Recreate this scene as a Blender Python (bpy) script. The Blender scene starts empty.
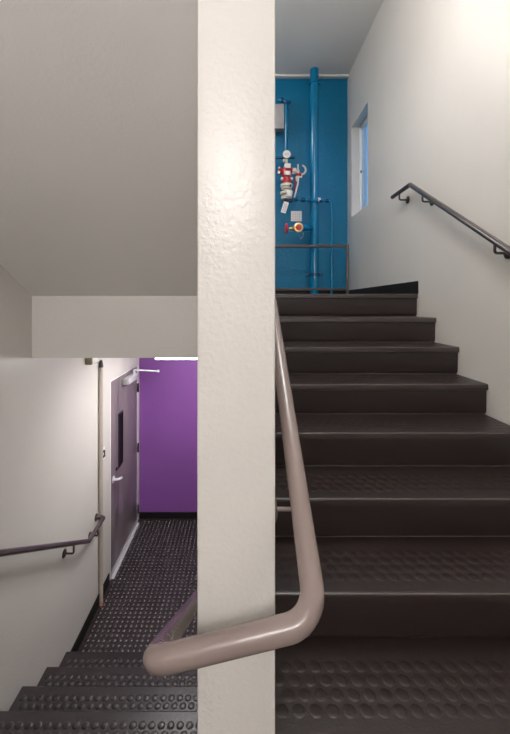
import bpy, bmesh, math, random
from mathutils import Vector, Matrix
random.seed(4)
C = bpy.context.scene.collection
EYE = 2.88          # eye height over the lower floor
F, CX, CY = 365.0, 240.0, 305.0

def at(px, py, Y):
    """point of the place seen at a measured spot of the photograph, at depth Y"""
    return Vector(((px-CX)*Y/F, Y, EYE+(CY-py)*Y/F))

# ------------------------------------------------------------------ levels
ZL, ZM, ZU, ZC = 0.0, 1.496, 2.971, 5.96
ZLC = 2.534                      # ceiling over the lower landing
XL, XR, YB, YF = -1.36, 1.45, 4.93, -1.80
PX0, PX1, PY0, PY1 = -0.0895, 0.0739, 0.76, 2.92    # wall between the flights
R1, T1, N1Y = 0.1844, 0.282, 2.975                   # rising flight
R2, T2, N2Y = 0.16622, 0.289, 2.865                  # falling flight

# ------------------------------------------------------------------ materials
def mat(name, col, rough=0.5, metal=0.0, spec=0.5, bump=None, emit=None, estr=0.0, coat=0.0):
    m = bpy.data.materials.new(name); m.use_nodes = True
    nt = m.node_tree; b = nt.nodes['Principled BSDF']
    b.inputs['Base Color'].default_value = (*col, 1)
    b.inputs['Roughness'].default_value = rough
    b.inputs['Metallic'].default_value = metal
    b.inputs['Specular IOR Level'].default_value = spec
    if coat: b.inputs['Coat Weight'].default_value = coat; b.inputs['Coat Roughness'].default_value = 0.15
    if emit:
        b.inputs['Emission Color'].default_value = (*emit, 1); b.inputs['Emission Strength'].default_value = estr
    g = nt.nodes.new('ShaderNodeNewGeometry')
    # slight colour variation, procedural
    n0 = nt.nodes.new('ShaderNodeTexNoise'); n0.inputs['Scale'].default_value = 2.3; n0.inputs['Detail'].default_value = 4
    nt.links.new(g.outputs['Position'], n0.inputs['Vector'])
    mx = nt.nodes.new('ShaderNodeMix'); mx.data_type = 'RGBA'
    mx.inputs[6].default_value = (*[c*0.95 for c in col], 1); mx.inputs[7].default_value = (*[min(1, c*1.05) for c in col], 1)
    nt.links.new(n0.outputs['Fac'], mx.inputs[0]); nt.links.new(mx.outputs[2], b.inputs['Base Color'])
    if bump:
        sc, st, dist = bump
        n = nt.nodes.new('ShaderNodeTexNoise'); n.inputs['Scale'].default_value = sc
        n.inputs['Detail'].default_value = 2.5; n.inputs['Roughness'].default_value = 0.55
        r = nt.nodes.new('ShaderNodeMapRange'); r.inputs[1].default_value = 0.38; r.inputs[2].default_value = 0.66
        r.interpolation_type = 'SMOOTHSTEP'
        bp = nt.nodes.new('ShaderNodeBump'); bp.inputs['Strength'].default_value = st; bp.inputs['Distance'].default_value = dist
        nt.links.new(g.outputs['Position'], n.inputs['Vector']); nt.links.new(n.outputs['Fac'], r.inputs[0])
        nt.links.new(r.outputs[0], bp.inputs['Height']); nt.links.new(bp.outputs['Normal'], b.inputs['Normal'])
    return m

M = {}
M['cream'] = mat('cream paint', (0.63, 0.605, 0.57), 0.30, spec=0.42, bump=(80, 0.17, 0.0025))
M['ceil'] = mat('ceiling paint', (0.76, 0.74, 0.715), 0.6, bump=(70, 0.12, 0.003))
M['purple'] = mat('purple paint', (0.24, 0.082, 0.34), 0.45, bump=(70, 0.25, 0.003))
M['blue'] = mat('blue paint', (0.0, 0.165, 0.33), 0.36, spec=0.3, bump=(60, 0.4, 0.004))
M['bluepipe'] = mat('blue gloss paint', (0.0, 0.175, 0.36), 0.16)
M['bluedark'] = mat('dark blue paint', (0.003, 0.06, 0.16), 0.25)
M['rubber'] = mat('dark brown rubber', (0.026, 0.0175, 0.0158), 0.34, bump=(160, 0.15, 0.001))
M['studrub'] = mat('dark studded rubber', (0.024, 0.018, 0.018), 0.36, spec=0.4, bump=(160, 0.1, 0.001))
M['floorrub'] = mat('glossy studded rubber', (0.030, 0.023, 0.023), 0.45, spec=0.35)
M['polish'] = mat('polished rubber stud', (0.032, 0.024, 0.025), 0.13, spec=1.0)
M['edgeglint'] = mat('rubber edge highlight', (0.11, 0.088, 0.083), 0.3)  # lighter brown that paints the highlight on the nosings
M['footglint'] = mat('painted foot highlight', (0.22, 0.18, 0.17), 0.3)  # paler still, paints the highlight at the riser feet
M['base'] = mat('black rubber base', (0.010, 0.009, 0.009), 0.6, spec=0.2)
M['taupe'] = mat('taupe rail paint', (0.20, 0.155, 0.142), 0.27, coat=0.2, bump=(45, 0.08, 0.002))
M['brown'] = mat('brown rail paint', (0.06, 0.047, 0.045), 0.2, coat=0.4)
M['bracket'] = mat('dark bracket paint', (0.035, 0.027, 0.026), 0.35)
M['door'] = mat('door paint', (0.19, 0.155, 0.165), 0.33, coat=0.2)
M['frame'] = mat('door frame paint', (0.80, 0.77, 0.77), 0.3)
M['silver'] = mat('silver paint', (0.68, 0.68, 0.70), 0.3, 0.25)
M['chrome'] = mat('brushed steel', (0.75, 0.75, 0.76), 0.22, 1.0)
M['alu'] = mat('aluminium', (0.72, 0.72, 0.74), 0.3, 0.85)
M['dark'] = mat('dark metal', (0.02, 0.018, 0.02), 0.35, 0.3)
M['glassdark'] = mat('dark wired glass', (0.006, 0.006, 0.007), 0.45, spec=0.15)
M['red'] = mat('red paint', (0.42, 0.010, 0.018), 0.3)
M['wheelred'] = mat('red wheel', (0.6, 0.02, 0.05), 0.4)
M['white'] = mat('white enamel', (0.80, 0.79, 0.76), 0.4)
M['ivory'] = mat('ivory cast', (0.62, 0.59, 0.50), 0.35)
M['brass'] = mat('brass', (0.78, 0.52, 0.25), 0.28, 0.8)
M['orange'] = mat('orange cap', (0.50, 0.05, 0.02), 0.4)
M['grey'] = mat('grey box', (0.42, 0.41, 0.42), 0.45)
M['guard'] = mat('grey guard paint', (0.085, 0.075, 0.073), 0.35)
M['sign'] = mat('sign white', (0.78, 0.78, 0.78), 0.5)
M['ink'] = mat('grey print', (0.30, 0.30, 0.33), 0.6)
M['olive'] = mat('beige plastic', (0.36, 0.32, 0.24), 0.5)
M['vinyl'] = mat('white vinyl', (0.82, 0.83, 0.84), 0.35)
M['polebeige'] = mat('beige pole paint', (0.48, 0.42, 0.36), 0.35)
M['copper'] = mat('copper foot', (0.55, 0.25, 0.17), 0.35, 0.4)
M['hose'] = mat('maroon hose', (0.20, 0.02, 0.07), 0.4)
def glass(name):
    m = bpy.data.materials.new(name); m.use_nodes = True; nt = m.node_tree
    b = nt.nodes['Principled BSDF']; b.inputs['Base Color'].default_value = (0.80, 0.92, 0.98, 1)
    b.inputs['Roughness'].default_value = 0.02; b.inputs['Transmission Weight'].default_value = 1.0; b.inputs['IOR'].default_value = 1.1
    return m
M['glass'] = glass('window glass')
def lampmat(name, col, s):
    m = bpy.data.materials.new(name); m.use_nodes = True; b = m.node_tree.nodes['Principled BSDF']
    b.inputs['Base Color'].default_value = (.8, .8, .8, 1)
    b.inputs['Emission Color'].default_value = (*col, 1); b.inputs['Emission Strength'].default_value = s
    return m
M['lampA'] = lampmat('added fill light upper', (1, 0.975, 0.96), 23)
M['lampB'] = lampmat('lit diffuser middle', (1, 0.97, 0.96), 47)
M['lampD'] = lampmat('lit diffuser landing', (1, 0.98, 0.97), 20)
M['lampC'] = lampmat('lit diffuser lower', (1, 0.985, 0.975), 13.5)

# ------------------------------------------------------------------ mesh helpers
class MB:
    def __init__(s): s.bm = bmesh.new()
    def box(s, x0, x1, y0, y1, z0, z1, bev=0.0, rot=None):
        r = bmesh.ops.create_cube(s.bm, size=1)
        vs = r['verts']
        for v in vs:
            v.co = Vector(((x0+x1)/2+v.co.x*(x1-x0), (y0+y1)/2+v.co.y*(y1-y0), (z0+z1)/2+v.co.z*(z1-z0)))
        if rot:
            bmesh.ops.rotate(s.bm, verts=vs, cent=rot[0], matrix=rot[1])
        if bev:
            es = list({e for v in vs for e in v.link_edges})
            bmesh.ops.bevel(s.bm, geom=es, offset=bev, segments=2, affect='EDGES', profile=0.5)
        return s
    def prism(s, prof, x0, x1, axis='x'):
        """profile (a,b) extruded along an axis"""
        def P(a, b, t):
            return {'x': (t, a, b), 'y': (a, t, b), 'z': (a, b, t)}[axis]
        A = [s.bm.verts.new(P(a, b, x0)) for a, b in prof]; B = [s.bm.verts.new(P(a, b, x1)) for a, b in prof]
        n = len(prof)
        s.bm.faces.new(A); s.bm.faces.new(B[::-1])
        for i in range(n): s.bm.faces.new((A[i], B[i], B[(i+1) % n], A[(i+1) % n]))
        return s
    def tube(s, pts, r, seg=16, cap=True):
        pts = [Vector(p) for p in pts]; n = len(pts); rr = r if isinstance(r, (list, tuple)) else [r]*n
        t0 = (pts[1]-pts[0]).normalized()
        up = Vector((0, 0, 1)) if abs(t0.z) < .9 else Vector((1, 0, 0))
        nrm = (up - t0*up.dot(t0)).normalized(); rings = []
        for i, p in enumerate(pts):
            if i == 0: t = t0
            elif i == n-1: t = (pts[i]-pts[i-1]).normalized()
            else: t = ((pts[i]-pts[i-1]).normalized()+(pts[i+1]-pts[i]).normalized()).normalized()
            nrm = (nrm - t*nrm.dot(t)).normalized(); bi = t.cross(nrm)
            rings.append([s.bm.verts.new(p+(nrm*math.cos(2*math.pi*k/seg)+bi*math.sin(2*math.pi*k/seg))*rr[i]) for k in range(seg)])
        for a, b in zip(rings, rings[1:]):
            for k in range(seg): s.bm.faces.new((a[k], a[(k+1) % seg], b[(k+1) % seg], b[k]))
        if cap: s.bm.faces.new(rings[0][::-1]); s.bm.faces.new(rings[-1])
        return s
    def lathe(s, base, axis, prof, seg=20):
        """prof: list of (distance along axis, radius)"""
        base = Vector(base); ax = Vector(axis).normalized()
        return s.tube([base+ax*d for d, r in prof], [max(r, 1e-4) for d, r in prof], seg)
    def torus(s, c, axis, R, r, seg=24, sub=8, a0=0, a1=2*math.pi):
        c = Vector(c); ax = Vector(axis).normalized()
        u = ax.orthogonal().normalized(); w = ax.cross(u); full = abs(a1-a0-2*math.pi) < 1e-6
        m = seg if full else seg+1; rings = []
        for i in range(m):
            a = a0+(a1-a0)*i/seg; d = u*math.cos(a)+w*math.sin(a)
            rings.append([s.bm.verts.new(c+d*R+(d*math.cos(2*math.pi*k/sub)+ax*math.sin(2*math.pi*k/sub))*r) for k in range(sub)])
        for i in range(m if full else m-1):
            a, b = rings[i], rings[(i+1) % m]
            for k in range(sub): s.bm.faces.new((a[k], a[(k+1) % sub], b[(k+1) % sub], b[k]))
        if not full: s.bm.faces.new(rings[0]); s.bm.faces.new(rings[-1][::-1])
        return s
    def stud(s, x, y, z, r, h, seg=10):
        """low round rubber stud with a bevelled rim"""
        prev = None
        for rad, hh in ((r, 0), (r*0.86, h*0.5), (r*0.58, h*0.9), (r*.25, h*1.1)):
            ring = [s.bm.verts.new((x+rad*math.cos(2*math.pi*k/seg), y+rad*math.sin(2*math.pi*k/seg), z+hh)) for k in range(seg)]
            if prev:
                for k in range(seg): s.bm.faces.new((prev[k], prev[(k+1) % seg], ring[(k+1) % seg], ring[k]))
            prev = ring
        s.bm.faces.new(prev)
        return s

ORG = {}
def children_origin(p):
    o = Vector((0, 0, 0))
    while p: o += p.location; p = p.parent
    return o
def obj(name, mb, m, parent=None, smooth=True, label=None, origin=None, sharp=38):
    me = bpy.data.meshes.new(name); bm = mb.bm
    bmesh.ops.recalc_face_normals(bm, faces=bm.faces[:])
    if parent is None:
        if origin is None:
            xs = [v.co for v in bm.verts]
            lo = [min(c[i] for c in xs) for i in range(3)]; hi = [max(c[i] for c in xs) for i in range(3)]
            origin = Vector(((lo[0]+hi[0])/2, (lo[1]+hi[1])/2, lo[2]))
        off = Vector(origin)
    else: off = children_origin(parent)
    for v in bm.verts: v.co -= off
    bm.to_mesh(me); bm.free()
    if smooth:
        for p in me.polygons: p.use_smooth = True
        me.set_sharp_from_angle(angle=math.radians(sharp))
    me.materials.append(m)
    o = bpy.data.objects.new(name, me); C.objects.link(o)
    if parent is None: o.location = off
    else: o.parent = parent
    if label: o['label'] = label
    return o
def tag(o, label, cat, group=None):
    o['label'] = label; o['category'] = cat
    if group: o['group'] = group
    return o
def thing(name, label, cat, loc=(0, 0, 0), group=None):
    o = bpy.data.objects.new(name, None); C.objects.link(o); o.location = loc; o.empty_display_size = .1
    return tag(o, label, cat, group)
def struct(name, mb, m, label, cat, parent=None, sharp=38):
    o = obj(name, mb, m, parent, sharp=sharp)
    o['kind'] = 'structure'
    if parent is None: o['label'] = label; o['category'] = cat
    return o

def fillet(pts, rad, n=8):
    """polyline with rounded corners"""
    pts = [Vector(p) for p in pts]; out = [pts[0]]
    for i in range(1, len(pts)-1):
        r = rad[i-1] if isinstance(rad, (list, tuple)) else rad
        a, b, c = pts[i-1], pts[i], pts[i+1]
        u = (a-b).normalized(); w = (c-b).normalized(); ang = u.angle(w)
        t = min(r/math.tan(ang/2), (a-b).length*.48, (c-b).length*.48); r2 = t*math.tan(ang/2)
        cen = b+(u+w).normalized()*(r2/math.sin(ang/2)); p0 = b+u*t; p1 = b+w*t
        v0 = p0-cen; v1 = p1-cen; th = v0.angle(v1)
        for k in range(n+1):
            f = k/n; out.append(cen+(v0*math.sin((1-f)*th)+v1*math.sin(f*th))/math.sin(th))
    out.append(pts[-1]); return out

# ------------------------------------------------------------------ setting
def wall_x(x0, x1, y0, y1, z0, z1, hole):
    """wall slab normal to x with one rectangular hole (y0,y1,z0,z1)"""
    hy0, hy1, hz0, hz1 = hole; b = MB()
    b.box(x0, x1, y0, hy0, z0, z1); b.box(x0, x1, hy1, y1, z0, z1)
    if hz0 > z0: b.box(x0, x1, hy0, hy1, z0, hz0)
    b.box(x0, x1, hy0, hy1, hz1, z1); return b
DY0, DY1, DZ = 3.82, 4.855, 2.085            # door opening
WY0, WY1, WZ0, WZ1 = 4.145, 4.745, EYE+1.14, EYE+2.31   # window opening
struct('wall_left', wall_x(XL-.2, XL, YF-.2, YB+.2, ZL-.2, ZC, (DY0, DY1, ZL, DZ)), M['cream'], 'cream textured stairwell wall on the left', 'wall')
struct('wall_right', wall_x(XR, XR+.2, YF-.2, YB+.2, ZL-.2, ZC, (WY0, WY1, WZ0, WZ1)), M['cream'], 'cream textured wall beside the rising flight', 'wall')
struct('wall_back_lower', MB().box(XL, XR, YB, YB+.2, ZL-.2, ZLC), M['purple'], 'purple end wall of the lower landing', 'wall')
struct('wall_back_upper', MB().box(XL, XR, YB, YB+.2, ZLC, ZC), M['blue'], 'blue end wall of the upper landing behind the pipes', 'wall')
struct('wall_front', MB().box(XL, XR, YF-.2, YF, ZL-.2, ZC), M['cream'], 'cream wall behind the middle landing', 'wall')
pw = MB().box(PX0, PX1, PY0, PY1, ZL, ZC, 0.006); pw.box(PX0, PX1, PY1, YB, ZL, ZLC)
struct('wall_middle', pw, M['cream'], 'cream end of the wall between the two flights', 'wall')
struct('ceiling_upper', MB().box(XL, XR, 0.1, YB, ZC, ZC+.15), M['ceil'], 'pale ceiling over the upper landing', 'ceiling')
cm = MB().box(XL, XR, YF, 0.0, 4.25, 4.45); cm.box(XL, XR, 0.0, 0.1, 4.25, ZC+.15)
struct('ceiling_middle', cm, M['ceil'], 'ceiling over the middle landing', 'ceiling')
# sloping underside of the next flight, over the falling one
SY, SZ, SS = 2.386, 2.939, 0.55
sf = MB().prism([(SY, SZ), (0.0, SZ+SS*SY), (0.0, SZ+SS*SY+.2), (SY, SZ+.2)], XL, PX0)
struct('ceiling_slope', sf, M['ceil'], 'sloping beige underside of the next flight at upper left', 'ceiling')
# upper landing slab
def slab(z0, z1): return MB().box(XL, PX0, SY, YB, z0, z1).box(PX0, PX1, PY1, YB, z0, z1).box(PX1, XR, 3.06, YB, z0, z1)
struct('ceiling_lower', slab(ZLC, ZU-.02), M['cream'], 'cream slab edge and ceiling over the lower opening', 'ceiling')
struct('floor_upper', slab(ZU-.02, ZU), M['rubber'], 'dark rubber floor of the upper landing', 'floor')
# lower landing with studs
fl = MB().box(XL, PX0, 2.6, YB, ZL-.15, ZL)
sx = XL+.05
while sx < PX0-.02:
    sy = 2.90
    while sy < YB-.03:
        fl.stud(sx, sy, ZL-.0002, .0165, .0052, 10); sy += .047
    sx += .047
struct('floor_lower', fl, M['floorrub'], 'dark studded rubber floor of the lower landing', 'floor', sharp=75)
fo = bpy.data.objects['floor_lower']; fo.data.materials.append(M['polish'])
for p in fo.data.polygons[6:]: p.material_index = 1
ml = MB().box(XL, PX0, YF, N2Y-8*T2, ZM-.2, ZM); ml.box(PX0, PX1, YF, PY0, ZM-.2, ZM); ml.box(PX1, XR, YF, 1.065, ZM-.2, ZM)
struct('floor_middle', ml, M['rubber'], 'middle landing floor at the head of the falling flight', 'floor')
struct('baseboard_left', MB().box(XL, XL+.010, 2.84, DY0-.04, ZL, .105, .003), M['base'], 'black base along the left wall of the lower landing', 'baseboard')
struct('baseboard_back_lower', MB().box(XL, PX0, YB-.010, YB, ZL, .085, .003), M['base'], 'black base under the purple wall', 'baseboard')
struct('baseboard_back_upper', MB().box(XL, XR-.011, YB-.010, YB, ZU, ZU+.105, .003), M['base'], 'black base under the blue wall', 'baseboard')
struct('baseboard_right', MB().box(XR-.010, XR, N1Y-.01, YB, ZU, ZU+.105, .003), M['base'], 'black base along the right wall of the upper landing', 'baseboard')
struct('trim_1', MB().box(XL, XR, 4.865, YB, ZC-.03, ZC, .004), M['ceil'], 'cream ledge where the blue wall meets the ceiling', 'trim')

# window
fx = XR+.100
wf = MB()
fw = .03
wf.box(fx, fx+.05, WY0, WY1, WZ0, WZ0+fw, .004); wf.box(fx, fx+.05, WY0, WY1, WZ1-fw, WZ1, .004)
wf.box(fx, fx+.05, WY0, WY0+fw, WZ0+fw, WZ1-fw, .004); wf.box(fx, fx+.05, WY1-fw, WY1, WZ0+fw, WZ1-fw, .004)
w1 = struct('window_1', wf, M['vinyl'], 'small white framed window deep in the right wall', 'window')
ws = MB()
a0, a1, b0, b1 = WY0+fw, WY1-fw, WZ0+fw, WZ1-fw
for (p, q, r_, t) in ((a0, a1, b0, b0+.02), (a0, a1, b1-.02, b1), (a0, a0+.02, b0+.02, b1-.02), (a1-.02, a1, b0+.02, b1-.02)):
    ws.box(fx+.012, fx+.04, p, q, r_, t, .003)
obj('sash', ws, M['vinyl'], w1)
obj('pane', MB().box(fx+.022, fx+.030, a0+.02, a1-.02, b0+.02, b1-.02), M['glass'], w1)
obj('latch', MB().box(fx+.000, fx+.013, a1-.03, a1-.012, EYE+1.70, EYE+1.73, .003), M['dark'], w1)

# ------------------------------------------------------------------ stairs
st = thing('staircase', 'dark brown rubber stairs rising on the right to the blue wall', 'stairs', ((PX1+XR)/2, 1.0, ZM))
lip, th = .012, .034
for k in range(0, 8):
    y = N1Y-T1*k; z = ZU-R1*k; zb = z-R1
    yb = y+.048                                     # base of the riser below this nosing
    depth = T1+.048 if k else .084
    # tread with rounded nosing
    pr = [(y+lip, z)]
    for a in range(1, 6):
        t = math.pi/2*a/6; pr.append((y+lip-lip*math.sin(t), z-lip+lip*math.cos(t)))
    pr += [(y, z-th), (y+.012, z-th-.004), (y+.02, z-th+.01), (y+.02, z-.030), (y+depth, z-.030), (y+depth, z)]
    tb = MB().prism(pr, PX1+.001, XR-.001)
    if k:
        for row in range(4):
            x = PX1+.05+(.025 if row % 2 else 0)
            while x < XR-.02:
                tb.stud(x, y+.078+row*.044, z-.0002, .021, .0015, 12); x += .050
    to = obj('tread', tb, M['rubber'], st)
    obj('nosing_highlight', MB().tube([(PX1+.001, y+.0035, z-.0035), (XR-.001, y+.0035, z-.0035)], .0024, 8), M['edgeglint'], to, label='painted highlight line along the tread edge')  # thin light line, the nosing highlight put into colour
    # riser leaning back to a small cove at its foot
    rp = [(y+.016, z-th-.004)]
    rp += [(yb-.016, zb+.020), (yb-.014, zb+.010), (yb-.008, zb+.004), (yb+.002, zb+.0005)]
    rp = [(y+.016, z-th), (yb-.030, zb+.022), (yb-.026, zb+.011), (yb-.016, zb+.004), (yb, zb+.0008)]
    rp += [(yb+.03, zb), (yb+.03, z-.031), (y+.021, z-.031)]
    rm = MB().prism(rp, PX1+.001, XR-.001)
    ro = obj('riser', rm, M['rubber'], st)
    obj('foot_highlight', MB().tube([(PX1+.001, yb-.010, zb+.003), (XR-.001, yb-.010, zb+.003)], .005, 10), M['footglint'], ro, label='painted highlight line at the foot of the riser')  # bead coloured pale to stand for the highlight along the riser foot

sd = thing('staircase', 'dark studded stairs going down on the left to the purple wall', 'stairs', ((XL+PX0)/2, N2Y, ZL))
for k in range(1, 10):
    y = N2Y-T2*(k-1); z = R2*k
    depth = T2+.035 if k < 9 else .12
    pr = [(y-lip, z)]
    for a in range(1, 6):
        t = math.pi/2*a/6; pr.append((y-lip+lip*math.sin(t), z-lip+lip*math.cos(t)))
    pr += [(y, z-th), (y-.012, z-th-.004), (y-.02, z-th+.01), (y-.02, z-.030), (y-depth, z-.030), (y-depth, z)]
    tb = MB().prism(pr, XL+.001, PX0-.001)
    if k < 9:
        for row in range(4):
            x = XL+.045+(.025 if row % 2 else 0)
            while x < PX0-.02:
                tb.stud(x, y-.075-row*.044, z-.0002, .021, .0036, 10); x += .050
    obj('tread', tb, M['studrub'], sd)
    zb = z-R2
    rp = [(y-.016, z-th), (y-.024, zb+.022), (y-.018, zb+.008), (y-.004, zb+.001), (y-.05, zb+.0), (y-.05, z-.031), (y-.021, z-.031)]
    obj('riser', MB().prism(rp, XL+.001, PX0-.001), M['studrub'], sd)

# ------------------------------------------------------------------ handrails
def bracket(parent, rail_pt, wall_x_, m, drop=.065, rr=.032, arm=.0075):
    """rosette on the wall, arm out and up under the rail"""
    p = Vector(rail_pt); sgn = 1 if p.x > wall_x_ else -1
    a = MB()
    w = Vector((wall_x_, p.y, p.z-drop))
    a.tube(fillet([w+Vector((sgn*.004, 0, 0)), Vector((p.x, p.y, p.z-drop)), Vector((p.x, p.y, p.z-.017))], .014, 6), arm, 10)
    br = obj('bracket', a, m, parent)
    obj('rosette', MB().lathe(w, (sgn, 0, 0), [(0, rr), (.006, rr), (.011, rr*.75), (.012, rr*.3)], 20), m, br)
RR = .021; RW = .0185
# right wall rail
xr = 1.375
h_r = thing('handrail', 'thin brown wall handrail beside the rising stairs', 'handrail', (XR, 2.2, ZM))
zt = EYE+.972; yt = 2.95; slope = .640
bot = Vector((xr, 0.75, zt-slope*(yt-.75)))
path = fillet([(xr, 3.29, zt), (xr, yt, zt), bot], .03, 6)
obj('rail', MB().tube(path, RW, 18), M['brown'], h_r)
for yy in (3.15, 2.75, 1.97, 1.15):
    bracket(h_r, (xr, yy, zt-slope*max(0, yt-yy)), XR, M['bracket'])
# left wall rail
xl = -1.285
h_l = thing('handrail', 'brown wall handrail beside the falling stairs', 'handrail', (XL, 2.6, ZL))
zt = EYE-2.005; yt = 3.10; slope = .590
top = Vector((xl, 0.6, zt+slope*(yt-.6)))
path = fillet([(XL+.004, 3.445, zt), (xl, 3.445, zt), (xl, yt, zt), top], [.02, .03], 6)
obj('rail', MB().tube(path, RW, 18), M['brown'], h_l)
for yy in (3.30, 2.82, 1.7, .8):
    bracket(h_l, (xl, yy, zt+slope*max(0, yt-yy)), XL, M['bracket'], .08)
obj('rosette', MB().lathe((XL, 3.445, zt), (1, 0, 0), [(0, .034), (.006, .034), (.010, .026)], 20), M['bracket'], h_l)
# taupe rail wrapping the wall end
h_m = thing('handrail', 'thick taupe handrail wrapping round the end of the middle wall', 'handrail', (0, PY0, ZM))
def z_r(y): return EYE-.502+.61*(y-.634)
xrr, xll = .1285, -.147
cr = Vector((xrr-.002, .600, EYE-.520)); cl = Vector((xll, .604, EYE-.592))
def z_l(y): return cl.z-.64*(y-cl.y)
path = fillet([(xrr, 2.86, z_r(2.86)), cr, cl, (xll, 2.80, z_l(2.80))], [.055, .045], 10)
obj('rail', MB().tube(path, RR, 24), M['taupe'], h_m)
for yy in (.85, 1.8, 2.7): bracket(h_m, (xrr, yy, z_r(yy)), PX1, M['taupe'], .105, .03, .0055)
for yy in (1.3, 2.3): bracket(h_m, (xll, yy, z_l(yy)), PX0, M['taupe'], .09, .03, .0055)

# ------------------------------------------------------------------ door
d = MB()
for a, b, c, e in ((DY0, DY0+.012, ZL, DZ), (DY1-.045, DY1, ZL, DZ)): d.box(XL-.16, XL+.006, a, b, c, e, .003)
d.box(XL-.16, XL+.004, DY0+.012, DY1-.045, DZ-.014, DZ, .003)
dr = struct('door_1', d, M['frame'], 'grey brown door with narrow window in the left wall', 'door')
LY0, LY1, LZ0, LZ1 = DY0+.015, DY1-.048, .022, DZ-.017
gy0, gy1, gz0, gz1 = 4.075, 4.215, EYE-1.81, EYE-1.229
lx0, lx1 = XL-.045, XL+.004
leaf = MB()
leaf.box(lx0, lx1, LY0, gy0, LZ0, LZ1, .002); leaf.box(lx0, lx1, gy1, LY1, LZ0, LZ1, .002)
leaf.box(lx0, lx1, gy0, gy1, LZ0, gz0); leaf.box(lx0, lx1, gy0, gy1, gz1, LZ1)
lf = obj('leaf', leaf, M['door'], dr)
obj('pane', MB().box(lx1-.010, lx1-.003, gy0, gy1, gz0, gz1), M['glassdark'], lf)
bd = MB()
for (p, q, r_, t) in ((gy0-.012, gy1+.012, gz0-.012, gz0+.006), (gy0-.012, gy1+.012, gz1-.006, gz1+.012), (gy0-.012, gy0+.006, gz0+.006, gz1-.006), (gy1-.006, gy1+.012, gz0+.006, gz1-.006)):
    bd.box(lx1-.002, lx1+.006, p, q, r_, t, .002)
obj('glazing_bead', bd, M['dark'], lf)
hz = EYE-1.865
hd = MB().lathe((lx1, LY0+.065, hz), (1, 0, 0), [(0, .036), (.008, .036), (.012, .03)], 20)
hd.tube(fillet([(lx1+.01, LY0+.065, hz), (lx1+.058, LY0+.065, hz), (lx1+.058, LY0+.165, hz-.03)], .014, 6), .014, 12)
obj('lever_handle', hd, M['silver'], lf)
obj('lock_cylinder', MB().lathe((lx1, LY0+.16, hz+.07), (1, 0, 0), [(0, .02), (.012, .018), (.016, .012)], 16), M['dark'], lf)
for hzv in (1.79, 1.0, .19):
    obj('hinge', MB().lathe((XL+.018, LY1+.004, hzv-.06), (0, 0, 1), [(0, .008), (.005, .011), (.115, .011), (.12, .008)], 12), M['dark'], dr)
cb = MB().box(lx1, lx1+.075, 4.235, 4.60, 1.955, 2.03, .01)
clo = obj('door_closer', cb, M['silver'], dr, label='silver door closer with arm')
obj('end_cap', MB().box(lx1+.002, lx1+.072, 4.195, 4.236, 1.958, 2.027, .008), M['grey'], clo)
ar = MB()
el = Vector((-1.045, 4.66, EYE-.845))
p0 = Vector((XL+.055, 4.50, EYE-.800))
ar.tube([p0+Vector((0, 0, -.05)), p0], .016, 12)
ar.tube([p0, el], .0095, 10); ar.tube([el-Vector((0, 0, .012)), el+Vector((0, 0, .016))], .016, 12)
ar.tube([el+Vector((0, 0, .004)), Vector((XL+.02, 4.83, EYE-.868))], .007, 10)
obj('arm', ar, M['silver'], clo)
thr = MB().prism([(XL-.14, ZL), (XL+.035, ZL), (XL+.02, .014), (XL-.13, .014)], DY0+.014, DY1-.045, 'y')
obj('threshold', thr, M['silver'], dr, label='silver metal threshold')
obj('door_sweep', MB().box(lx1, lx1+.006, LY0+.005, LY1-.005, .028, .062, .002), M['silver'], lf, label='silver strip along the bottom of the door')

# ------------------------------------------------------------------ small things on the left
pole = thing('pole', 'thin beige upright pole against the left wall before the door', 'pole', (-1.338, 3.515, 0))
obj('shaft', MB().lathe((-1.338, 3.515, .035), (0, 0, 1), [(0, .019), (2.25, .019)], 16), M['polebeige'], pole)
obj('cap', MB().lathe((-1.338, 3.515, 2.28), (0, 0, 1), [(0, .021), (.02, .021), (.06, .014), (.075, .004)], 16), M['bracket'], pole)
obj('foot', MB().lathe((-1.338, 3.515, .0), (0, 0, 1), [(0, .0245), (.006, .0245), (.010, .022), (.036, .021)], 16), M['copper'], pole, label='copper coloured foot')
bx = thing('wall_box', 'small beige box high on the left wall near the top of the pole', 'box', (XL, 3.26, 2.354))
obj('body', MB().box(XL, XL+.060, 3.20, 3.32, 2.354, 2.49, .006), M['olive'], bx)
obj('cover', MB().box(XL+.060, XL+.068, 3.205, 3.315, 2.359, 2.485, .003), M['white'], bx)
wp = thing('wall_plate', 'small white plate with dark marks beside the door', 'plate', (XL, 3.62, EYE-1.52))
obj('plate', MB().box(XL, XL+.006, 3.585, 3.665, EYE-1.535, EYE-1.415, .002), M['white'], wp)
kn = MB().lathe((XL+.006, 3.625, EYE-1.452), (1, 0, 0), [(0, .014), (.012, .012)], 12)
kn.box(XL+.006, XL+.016, 3.60, 3.645, EYE-1.51, EYE-1.49, .002); kn.box(XL+.006, XL+.014, 3.632, 3.646, EYE-1.492, EYE-1.455, .002)
obj('knob', kn, M['dark'], wp)

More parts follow.
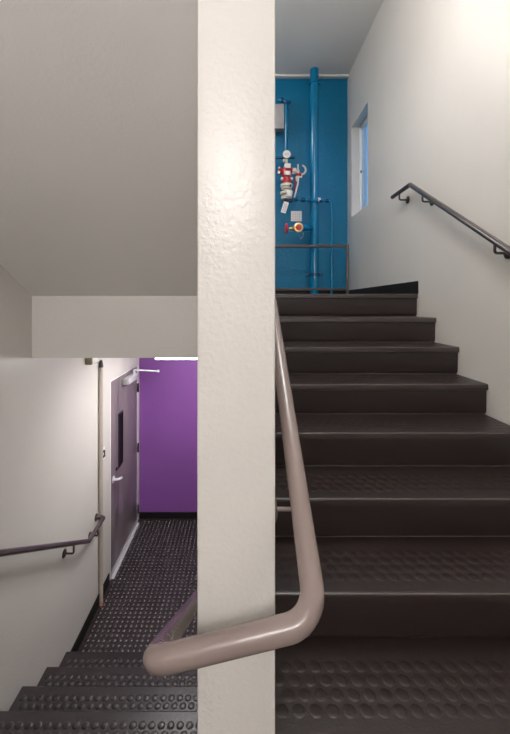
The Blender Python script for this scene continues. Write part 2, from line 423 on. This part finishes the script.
# ------------------------------------------------------------------ pipes on the blue wall
YP = 4.775
sp = thing('standpipe', 'tall thick blue pipe running from landing to ceiling', 'pipe', (at(314.3, 0, YP).x, YP, ZU))
px = at(314.3, 0, YP).x
obj('pipe', MB().lathe((px, YP, ZU), (0, 0, 1), [(0, .055), (ZC-ZU, .055)], 28), M['bluepipe'], sp)
def zz(py, Y=YP): return EYE+(CY-py)*Y/F
cp = MB()
cp.lathe((px, YP, zz(84.5)), (0, 0, 1), [(0, .060), (.004, .069), (.028, .069), (.034, .060)], 28)
for s_ in (-1, 1): cp.box(px+s_*.066-.014, px+s_*.066+.014, YP-.02, YP+.02, zz(84.5)+.006, zz(84.5)+.028, .004)
obj('coupling', cp, M['bluepipe'], sp)
cl_ = MB()
zc = zz(276.5)
cl_.lathe((px, YP, zc), (0, 0, 1), [(0, .066), (.042, .066)], 28)
for s_ in (-1, 1):
    cl_.box(px+s_*.082-.024, px+s_*.082+.024, YP-.012, YP+.012, zc, zc+.042, .003)
    cl_.tube([(px+s_*.085, YP-.03, zc+.021), (px+s_*.085, YP+.03, zc+.021)], .009, 8)
obj('riser_clamp', cl_, M['bluedark'], sp)
obj('flange', MB().lathe((px, YP, ZU), (0, 0, 1), [(0, .12), (.012, .12), (.018, .10), (.03, .062), (.06, .058)], 28), M['bluepipe'], sp)
# drain line : from the valve set across to the right and down
YD = 4.70
dp = thing('drain_pipe', 'thin blue pipe crossing the thick pipe and dropping on its right', 'pipe', (at(331.7, 0, YD).x, YD, ZU))
pts = [at(294.2, 199.5, YD), at(331.7, 201, YD), Vector((at(331.7, 0, YD).x, YD, ZU))]
obj('pipe', MB().tube(fillet(pts, .035, 8), .0175, 14), M['bluepipe'], dp)
for p_, w_, r_ in ((296, 3, .026), (303, 4, .029), (309.5, 3, .026), (320.5, 3, .026), (327, 3, .024)):
    c = at(p_, 199.5+(p_-292)*1.5/39.7, YD); ft = MB().lathe(c-Vector((w_/156, 0, 0)), (1, 0, 0), [(0, r_*.85), (.004, r_), (w_/78-.004, r_), (w_/78, r_*.85)], 16)
    obj('fitting', ft, M['bluedark'], dp)
un = at(320.5, 199.7, YD); obj('label_band', MB().lathe(un+Vector((-.03, 0, .0)), (1, 0, 0), [(0, .0272), (.028, .0272)], 16), M['white'], dp)
# thin pipe from the box down to the gauge
YT = 4.82
tp = thing('supply_pipe', 'thin blue pipe coming down behind the white gauge', 'pipe', at(286.3, 160, YT))
obj('pipe', MB().tube(fillet([at(278, 100, YT), at(286.3, 101.5, YT), at(286.3, 163, YT)], .03, 6), .024, 14), M['bluepipe'], tp)
e = MB(); e.lathe(at(286.3, 105, YT), (0, 0, 1), [(0, .028), (.003, .032), (.028, .032), (.031, .028)], 16)
e.lathe(at(281, 100.3, YT), (1, 0, 0), [(0, .028), (.003, .032), (.028, .032), (.031, .028)], 16); e.tube([at(286.5, 101.5, YT), at(291, 102.5, YT)], .017, 12)
obj('elbow', e, M['bluedark'], tp)
for py_ in (112, 148):
    q = at(286.3, py_, YT); b_ = MB().lathe(q, (0, 0, 1), [(0, .027), (.02, .027)], 14); b_.box(q.x-.008, q.x+.008, q.y, YB, q.z, q.z+.02, .002)
    obj('pipe_strap', b_, M['bluepipe'], tp)
# grey box
YG = 4.80
g0 = at(264, 128.2, YG); g1 = at(283.9, 104, YG)
gb = thing('control_box', 'grey metal box on the blue wall half hidden by the middle wall', 'box', (g0.x, YB, g0.z))
obj('body', MB().box(g0.x, g1.x, YG+.012, YB, g0.z, g1.z, .006), M['grey'], gb)
obj('cover', MB().box(g0.x-.003, g1.x+.003, YG, YG+.012, g0.z-.003, g1.z+.003, .004), M['grey'], gb)
# alarm valve set
YV = 4.70
va = thing('alarm_valve', 'red and white sprinkler valve set with gauge on the blue wall', 'valve', at(286.5, 201, YV))
def vz(py): return zz(py, YV)
vx = at(286.5, 0, YV).x
k_ = YV/F
obj('crossbar', MB().tube([at(274, 157.8, YV+.06), at(294.5, 157.8, YV+.06)], .016, 12), M['bluedark'], va)
gz = MB().lathe((vx, YV, vz(155)), (0, -1, 0), [(-.02, .03), (0, .052), (.022, .055), (.026, .052)], 24)
ga = obj('gauge', gz, M['dark'], va)
obj('dial', MB().lathe((vx, YV-.026, vz(155)), (0, -1, 0), [(0, .051), (.003, .050)], 24), M['white'], ga)
nd = MB()
for s_ in (-1, 0, 1): nd.box(vx+s_*.018-.006, vx+s_*.018+.006, YV-.031, YV-.029, vz(155)-.004, vz(155)+.004)
obj('needle', nd, M['ink'], ga)
sk = MB().tube([(vx, YV, vz(159)), (vx, YV, vz(167))], .017, 12); sk.lathe((vx-.045, YV, vz(160.5)), (1, 0, 0), [(0, .022), (.03, .022), (.034, .012), (.05, .012)], 12)
obj('gauge_cock', sk, M['ivory'], va)
rb = MB().lathe((vx, YV, vz(184)), (0, 0, 1), [(0, .052), (.018, .052), (.022, .062), (.065, .064), (.075, .05), (.10, .05), (.12, .062), (.16, .062), (.19, .048), (.225, .040), (.24, .018)], 24)
rb.lathe((vx-.02, YV, vz(171.5)), (-1, 0, 0), [(0, .034), (.05, .034), (.055, .044), (.085, .044), (.09, .036)], 16)
rb.lathe((vx+.02, YV, vz(170.5)), (1, 0, 0), [(0, .03), (.045, .03), (.055, .036)], 16)
obj('red_body', rb, M['red'], va, label='red cast body')
pl = MB(); bo = []
pl.box(vx-.034, vx+.044, YV-.075, YV-.058, vz(170), vz(165.5), .003); obj('plate', MB().box(vx-.036, vx+.042, YV-.072, YV-.056, vz(176.5), vz(172.8), .003), M['white'], va)
for s_ in (-1, 1): obj('bolt', MB().lathe((vx+s_*.062, YV-.01, vz(179.5)), (0, -1, 0), [(0, .018), (.03, .018), (.034, .012)], 10), M['white'], va)
obj('bolt', MB().lathe((vx-.102, YV-.045, vz(173.5)), (0, -1, 0), [(-.02, .018), (0, .018), (.006, .010)], 10), M['white'], va)
obj('bolt', MB().lathe((vx-.098, YV-.045, vz(168.8)), (0, -1, 0), [(-.02, .012), (0, .012)], 10), M['white'], va)
obj('plate', pl, M['white'], va)
wb = MB().lathe((vx, YV, vz(200)), (0, 0, 1), [(0, .04), (.006, .070), (.040, .074), (.044, .046), (.070, .046), (.074, .080), (.104, .080), (.108, .044), (.132, .044), (.136, .066), (.165, .066), (.168, .078), (.20, .078), (.204, .05), (.212, .05)], 24)

obj('ivory_body', wb, M['ivory'], va, label='ivory cast lower body')
obj('side_cover', MB().box(vx-.01, vx+.060, YV-.10, YV-.07, vz(198.6), vz(192.2), .010), M['white'], va)
obj('bolt', MB().lathe((vx+.04, YV-.078, vz(187.5)), (0, -1, 0), [(-.01, .012), (.008, .012), (.012, .006)], 10), M['dark'], va)
sm = MB().lathe((vx+.07, YV, vz(171)), (1, 0, 0), [(0, .02), (.004, .036), (.045, .040), (.055, .03)], 16)
obj('cap', sm, M['white'], va)
rx = at(299, 0, YV).x
tr = MB().torus((rx+.028, YV, vz(170)), (0, 1, 0), .058, .012, 20, 8, math.radians(-120)+math.pi/2, math.radians(120)+math.pi/2)
tr.lathe((rx-.012, YV, vz(176)), (0, 0, 1), [(0, .018), (.07, .018), (.08, .010), (.15, .008)], 12)
obj('trim_lever', tr, M['ivory'], va)
obj('trim_valve', MB().lathe((rx-.035, YV, vz(174.8)), (1, 0, 0), [(0, .022), (.03, .022), (.034, .028), (.06, .028), (.065, .018)], 14), M['red'], va)
ho = MB().tube(fillet([at(302, 176.5, YV), at(296.5, 176.5, YV), at(296.5, 181, YV)], .02, 5), .016, 10)
ho.tube([at(298.5, 177, YV-.02), at(297.8, 184, YV-.02), at(296, 191, YV-.01), at(294.3, 197.5, YV)], .011, 10)
obj('drain_tube', ho, M['white'], va)
obj('hose', MB().tube([at(294.8, 178, YV), at(295.3, 185, YV), at(294.5, 192, YV)], .014, 10), M['hose'], va)
lb = MB().tube(fillet([at(286.5, 199, YV), at(286.5, 202.0, YV), at(292.9, 199.6, YV)], .03, 5), .032, 14)
obj('elbow', lb, M['bluedark'], va)
# tag hanging from it
tg = thing('inspection_tag', 'white paper tag hanging under the ivory valve body', 'tag', at(287.5, 202, 4.60))
c = at(284.8, 207.3, 4.60); rot = Matrix.Rotation(math.radians(17), 3, 'Y')
obj('paper', MB().box(c.x-.032, c.x+.032, 4.599, 4.602, c.z-.072, c.z+.072, 0, (c, rot)), M['white'], tg)
ln = MB()
for dx in (-.014, .004, .016): ln.box(c.x+dx-.002, c.x+dx+.002, 4.5975, 4.5990, c.z-.055, c.z+.05, 0, (c, rot))
obj('print', ln, M['ink'], tg)
obj('string', MB().tube([Vector((c.x+.02, 4.6, c.z+.066)), at(288, 199.5, 4.625)], .002, 6), M['dark'], tg)
# square sign
s0 = at(291, 221.2, YB-.006); s1 = at(301.7, 211.0, YB-.006)
sg = thing('wall_sign', 'small square white sign above the hose valve', 'sign', ((s0.x+s1.x)/2, YB, s0.z))
obj('panel', MB().box(s0.x, s1.x, YB-.008, YB, s0.z, s1.z, .001), M['sign'], sg)
ln = MB()
for i, fx_ in enumerate((.2, .42, .6, .8)):
    for j in range(5):
        xx = s0.x+(s1.x-s0.x)*fx_; z0_ = s0.z+.018+j*.022
        ln.box(xx-.007, xx+.006, YB-.0095, YB-.0078, z0_, z0_+.006)
obj('print', ln, M['ink'], sg)
# hose valve
YH = 4.66
hv = thing('hose_valve', 'brass hose valve with red handwheel joined to the thick pipe', 'valve', at(298, 234, YH))
cc = at(298, 228.2, YH)
kx = YH/F
hb = MB().lathe(cc+Vector((0, .05, 0)), (0, -1, 0), [(0, .035), (.02, .05), (.06, .05), (.07, .060), (.10, .060), (.104, .050), (.1045, .040)], 24)
hb.lathe(cc+Vector((-.03, .03, 0)), (-1, 0, 0), [(0, .040), (.03, .034), (.04, .022), (.075, .020)], 16)
obj('valve_body', hb, M['brass'], hv)
obj('outlet_cap', MB().lathe(cc+Vector((0, -.050, 0)), (0, -1, 0), [(0, .040), (.008, .038), (.010, .018), (.016, .016)], 20), M['orange'], hv)
wh = MB(); wc = at(286.3, 228.5, YH)
wh.torus(wc, (1, 0, 0), .055, .012, 24, 8); wh.lathe(wc-Vector((.02, 0, 0)), (1, 0, 0), [(0, .012), (.004, .02), (.036, .02), (.04, .012)], 14)
for a in range(4):
    v = Vector((0, math.cos(a*math.pi/2+.4), math.sin(a*math.pi/2+.4)))*.055; wh.tube([wc, wc+v], .008, 8)
obj('handwheel', wh, M['wheelred'], hv)
obj('stem', MB().tube([wc, cc+Vector((-.09, .03, 0))], .010, 10), M['chrome'], hv)
inl = at(304, 227.5, YH); end = Vector((px-.046, YP-.036, zz(228.6)))
obj('inlet', MB().tube([cc+Vector((.03, .02, 0)), inl, at(307.5, 228, YH+.03), at(309, 228.3, YH+.05), end], [.045, .043, .040, .028, .028], 16), M['bluepipe'], hv)
ch = MB()
pts = [at(300.5, 231, YH-.06), at(303.2, 233.5, YH-.05), at(302.5, 237, YH-.05), at(300.8, 239, YH-.05), at(299.3, 236, YH-.05)]
for a, b in zip(pts, pts[1:]):
    n = max(2, int((b-a).length/.012))
    for i in range(n): ch.torus(a+(b-a)*(i+.5)/n, (i % 2, 1-(i % 2), .3), .006, .002, 8, 5)
obj('chain', ch, M['chrome'], hv)
# guard rail
YR = 4.50
gr = thing('guard_rail', 'low grey guard rail in front of the blue pipes', 'railing', (.6, YR, ZU))
pxr = at(347.4, 0, YR).x
def gz_(py): return zz(py, YR)
for z0_, h_ in ((gz_(246.2), .038), (gz_(289.2), .030)):
    obj('bar', MB().box(-1.2, pxr-.014, YR-.018, YR+.018, z0_-h_/2, z0_+h_/2, .004), M['guard'], gr)
for xp in (pxr, -.02, -1.21):
    obj('post', MB().box(xp-.0145, xp+.0145, YR-.018, YR+.018, ZU, gz_(246.2)+.019, .004), M['guard'], gr)

# ------------------------------------------------------------------ lamps
def ceiling_lamp(x0, x1, y0, y1, ztop, h, m, label):
    t = thing('ceiling_light', label, 'light', ((x0+x1)/2, (y0+y1)/2, ztop-h))
    obj('housing', MB().box(x0, x1, y0, y1, ztop-h*.4, ztop, .004), M['white'], t)
    obj('diffuser', MB().box(x0+.01, x1-.01, y0+.01, y1-.01, ztop-h, ztop-h*.4, .008), m, t)
pd = thing('fill_light', 'unseen square lamp added above the rising stairs to brighten wall and ceiling', 'light', (.41, 1.8, 5.30))  # unseen lamp, added to brighten the right wall, treads and upper ceiling
obj('diffuser', MB().box(.12, .70, 1.5, 2.1, 5.30, 5.42, .02), M['lampA'], pd)  # glowing box of the added fill light
obj('added_light_rod', MB().tube([(.41, 1.8, 5.41), (.41, 1.8, ZC)], .012, 10), M['white'], pd)
wl = thing('wall_light', 'lit wall lamp high behind the middle landing', 'light', (-.3, YF, 3.90))
obj('housing', MB().box(-1.12, .52, YF, YF+.04, 3.90, 4.12, .004), M['white'], wl)
obj('diffuser', MB().box(-1.10, .50, YF+.04, YF+.11, 3.91, 4.11, .02), M['lampB'], wl)
ceiling_lamp(-1.10, -.55, 3.70, 4.25, ZC, .16, M['lampD'], 'lit square lamp on the ceiling of the upper landing')
ceiling_lamp(-.715, -.22, 3.02, 4.30, ZLC, .108, M['lampC'], 'lit lamp under the ceiling of the lower landing')

# ------------------------------------------------------------------ sky through the window
w = bpy.data.worlds.new('World'); bpy.context.scene.world = w; w.use_nodes = True
nt = w.node_tree; bg = nt.nodes['Background']
tc = nt.nodes.new('ShaderNodeTexCoord'); sx_ = nt.nodes.new('ShaderNodeSeparateXYZ'); rp_ = nt.nodes.new('ShaderNodeValToRGB')
nt.links.new(tc.outputs['Generated'], sx_.inputs[0]); nt.links.new(sx_.outputs['Z'], rp_.inputs[0])
rp_.color_ramp.elements[0].position = 0.0; rp_.color_ramp.elements[0].color = (.30, .56, .86, 1)
rp_.color_ramp.elements[1].position = 0.7; rp_.color_ramp.elements[1].color = (.08, .27, .72, 1)
nt.links.new(rp_.outputs[0], bg.inputs[0]); bg.inputs[1].default_value = 1.1

# ------------------------------------------------------------------ camera
cam = bpy.data.cameras.new('Camera'); co = bpy.data.objects.new('Camera', cam); C.objects.link(co)
co.location = (0, 0, EYE); co.rotation_euler = (math.pi/2, 0, 0)
cam.sensor_fit = 'VERTICAL'; cam.sensor_height = 36; cam.lens = F/734*36
cam.shift_x = (255-CX)/734; cam.shift_y = (CY-367)/734; cam.clip_start = .02
sc = bpy.context.scene; sc.camera = co
sc.view_settings.view_transform = 'Standard'; sc.view_settings.look = 'None'
sc.view_settings.gamma = 1; sc.view_settings.use_curve_mapping = False
sc.view_settings.exposure = 0.0
sc.cycles.max_bounces = 10; sc.cycles.diffuse_bounces = 6
sc.cycles.use_denoising = True
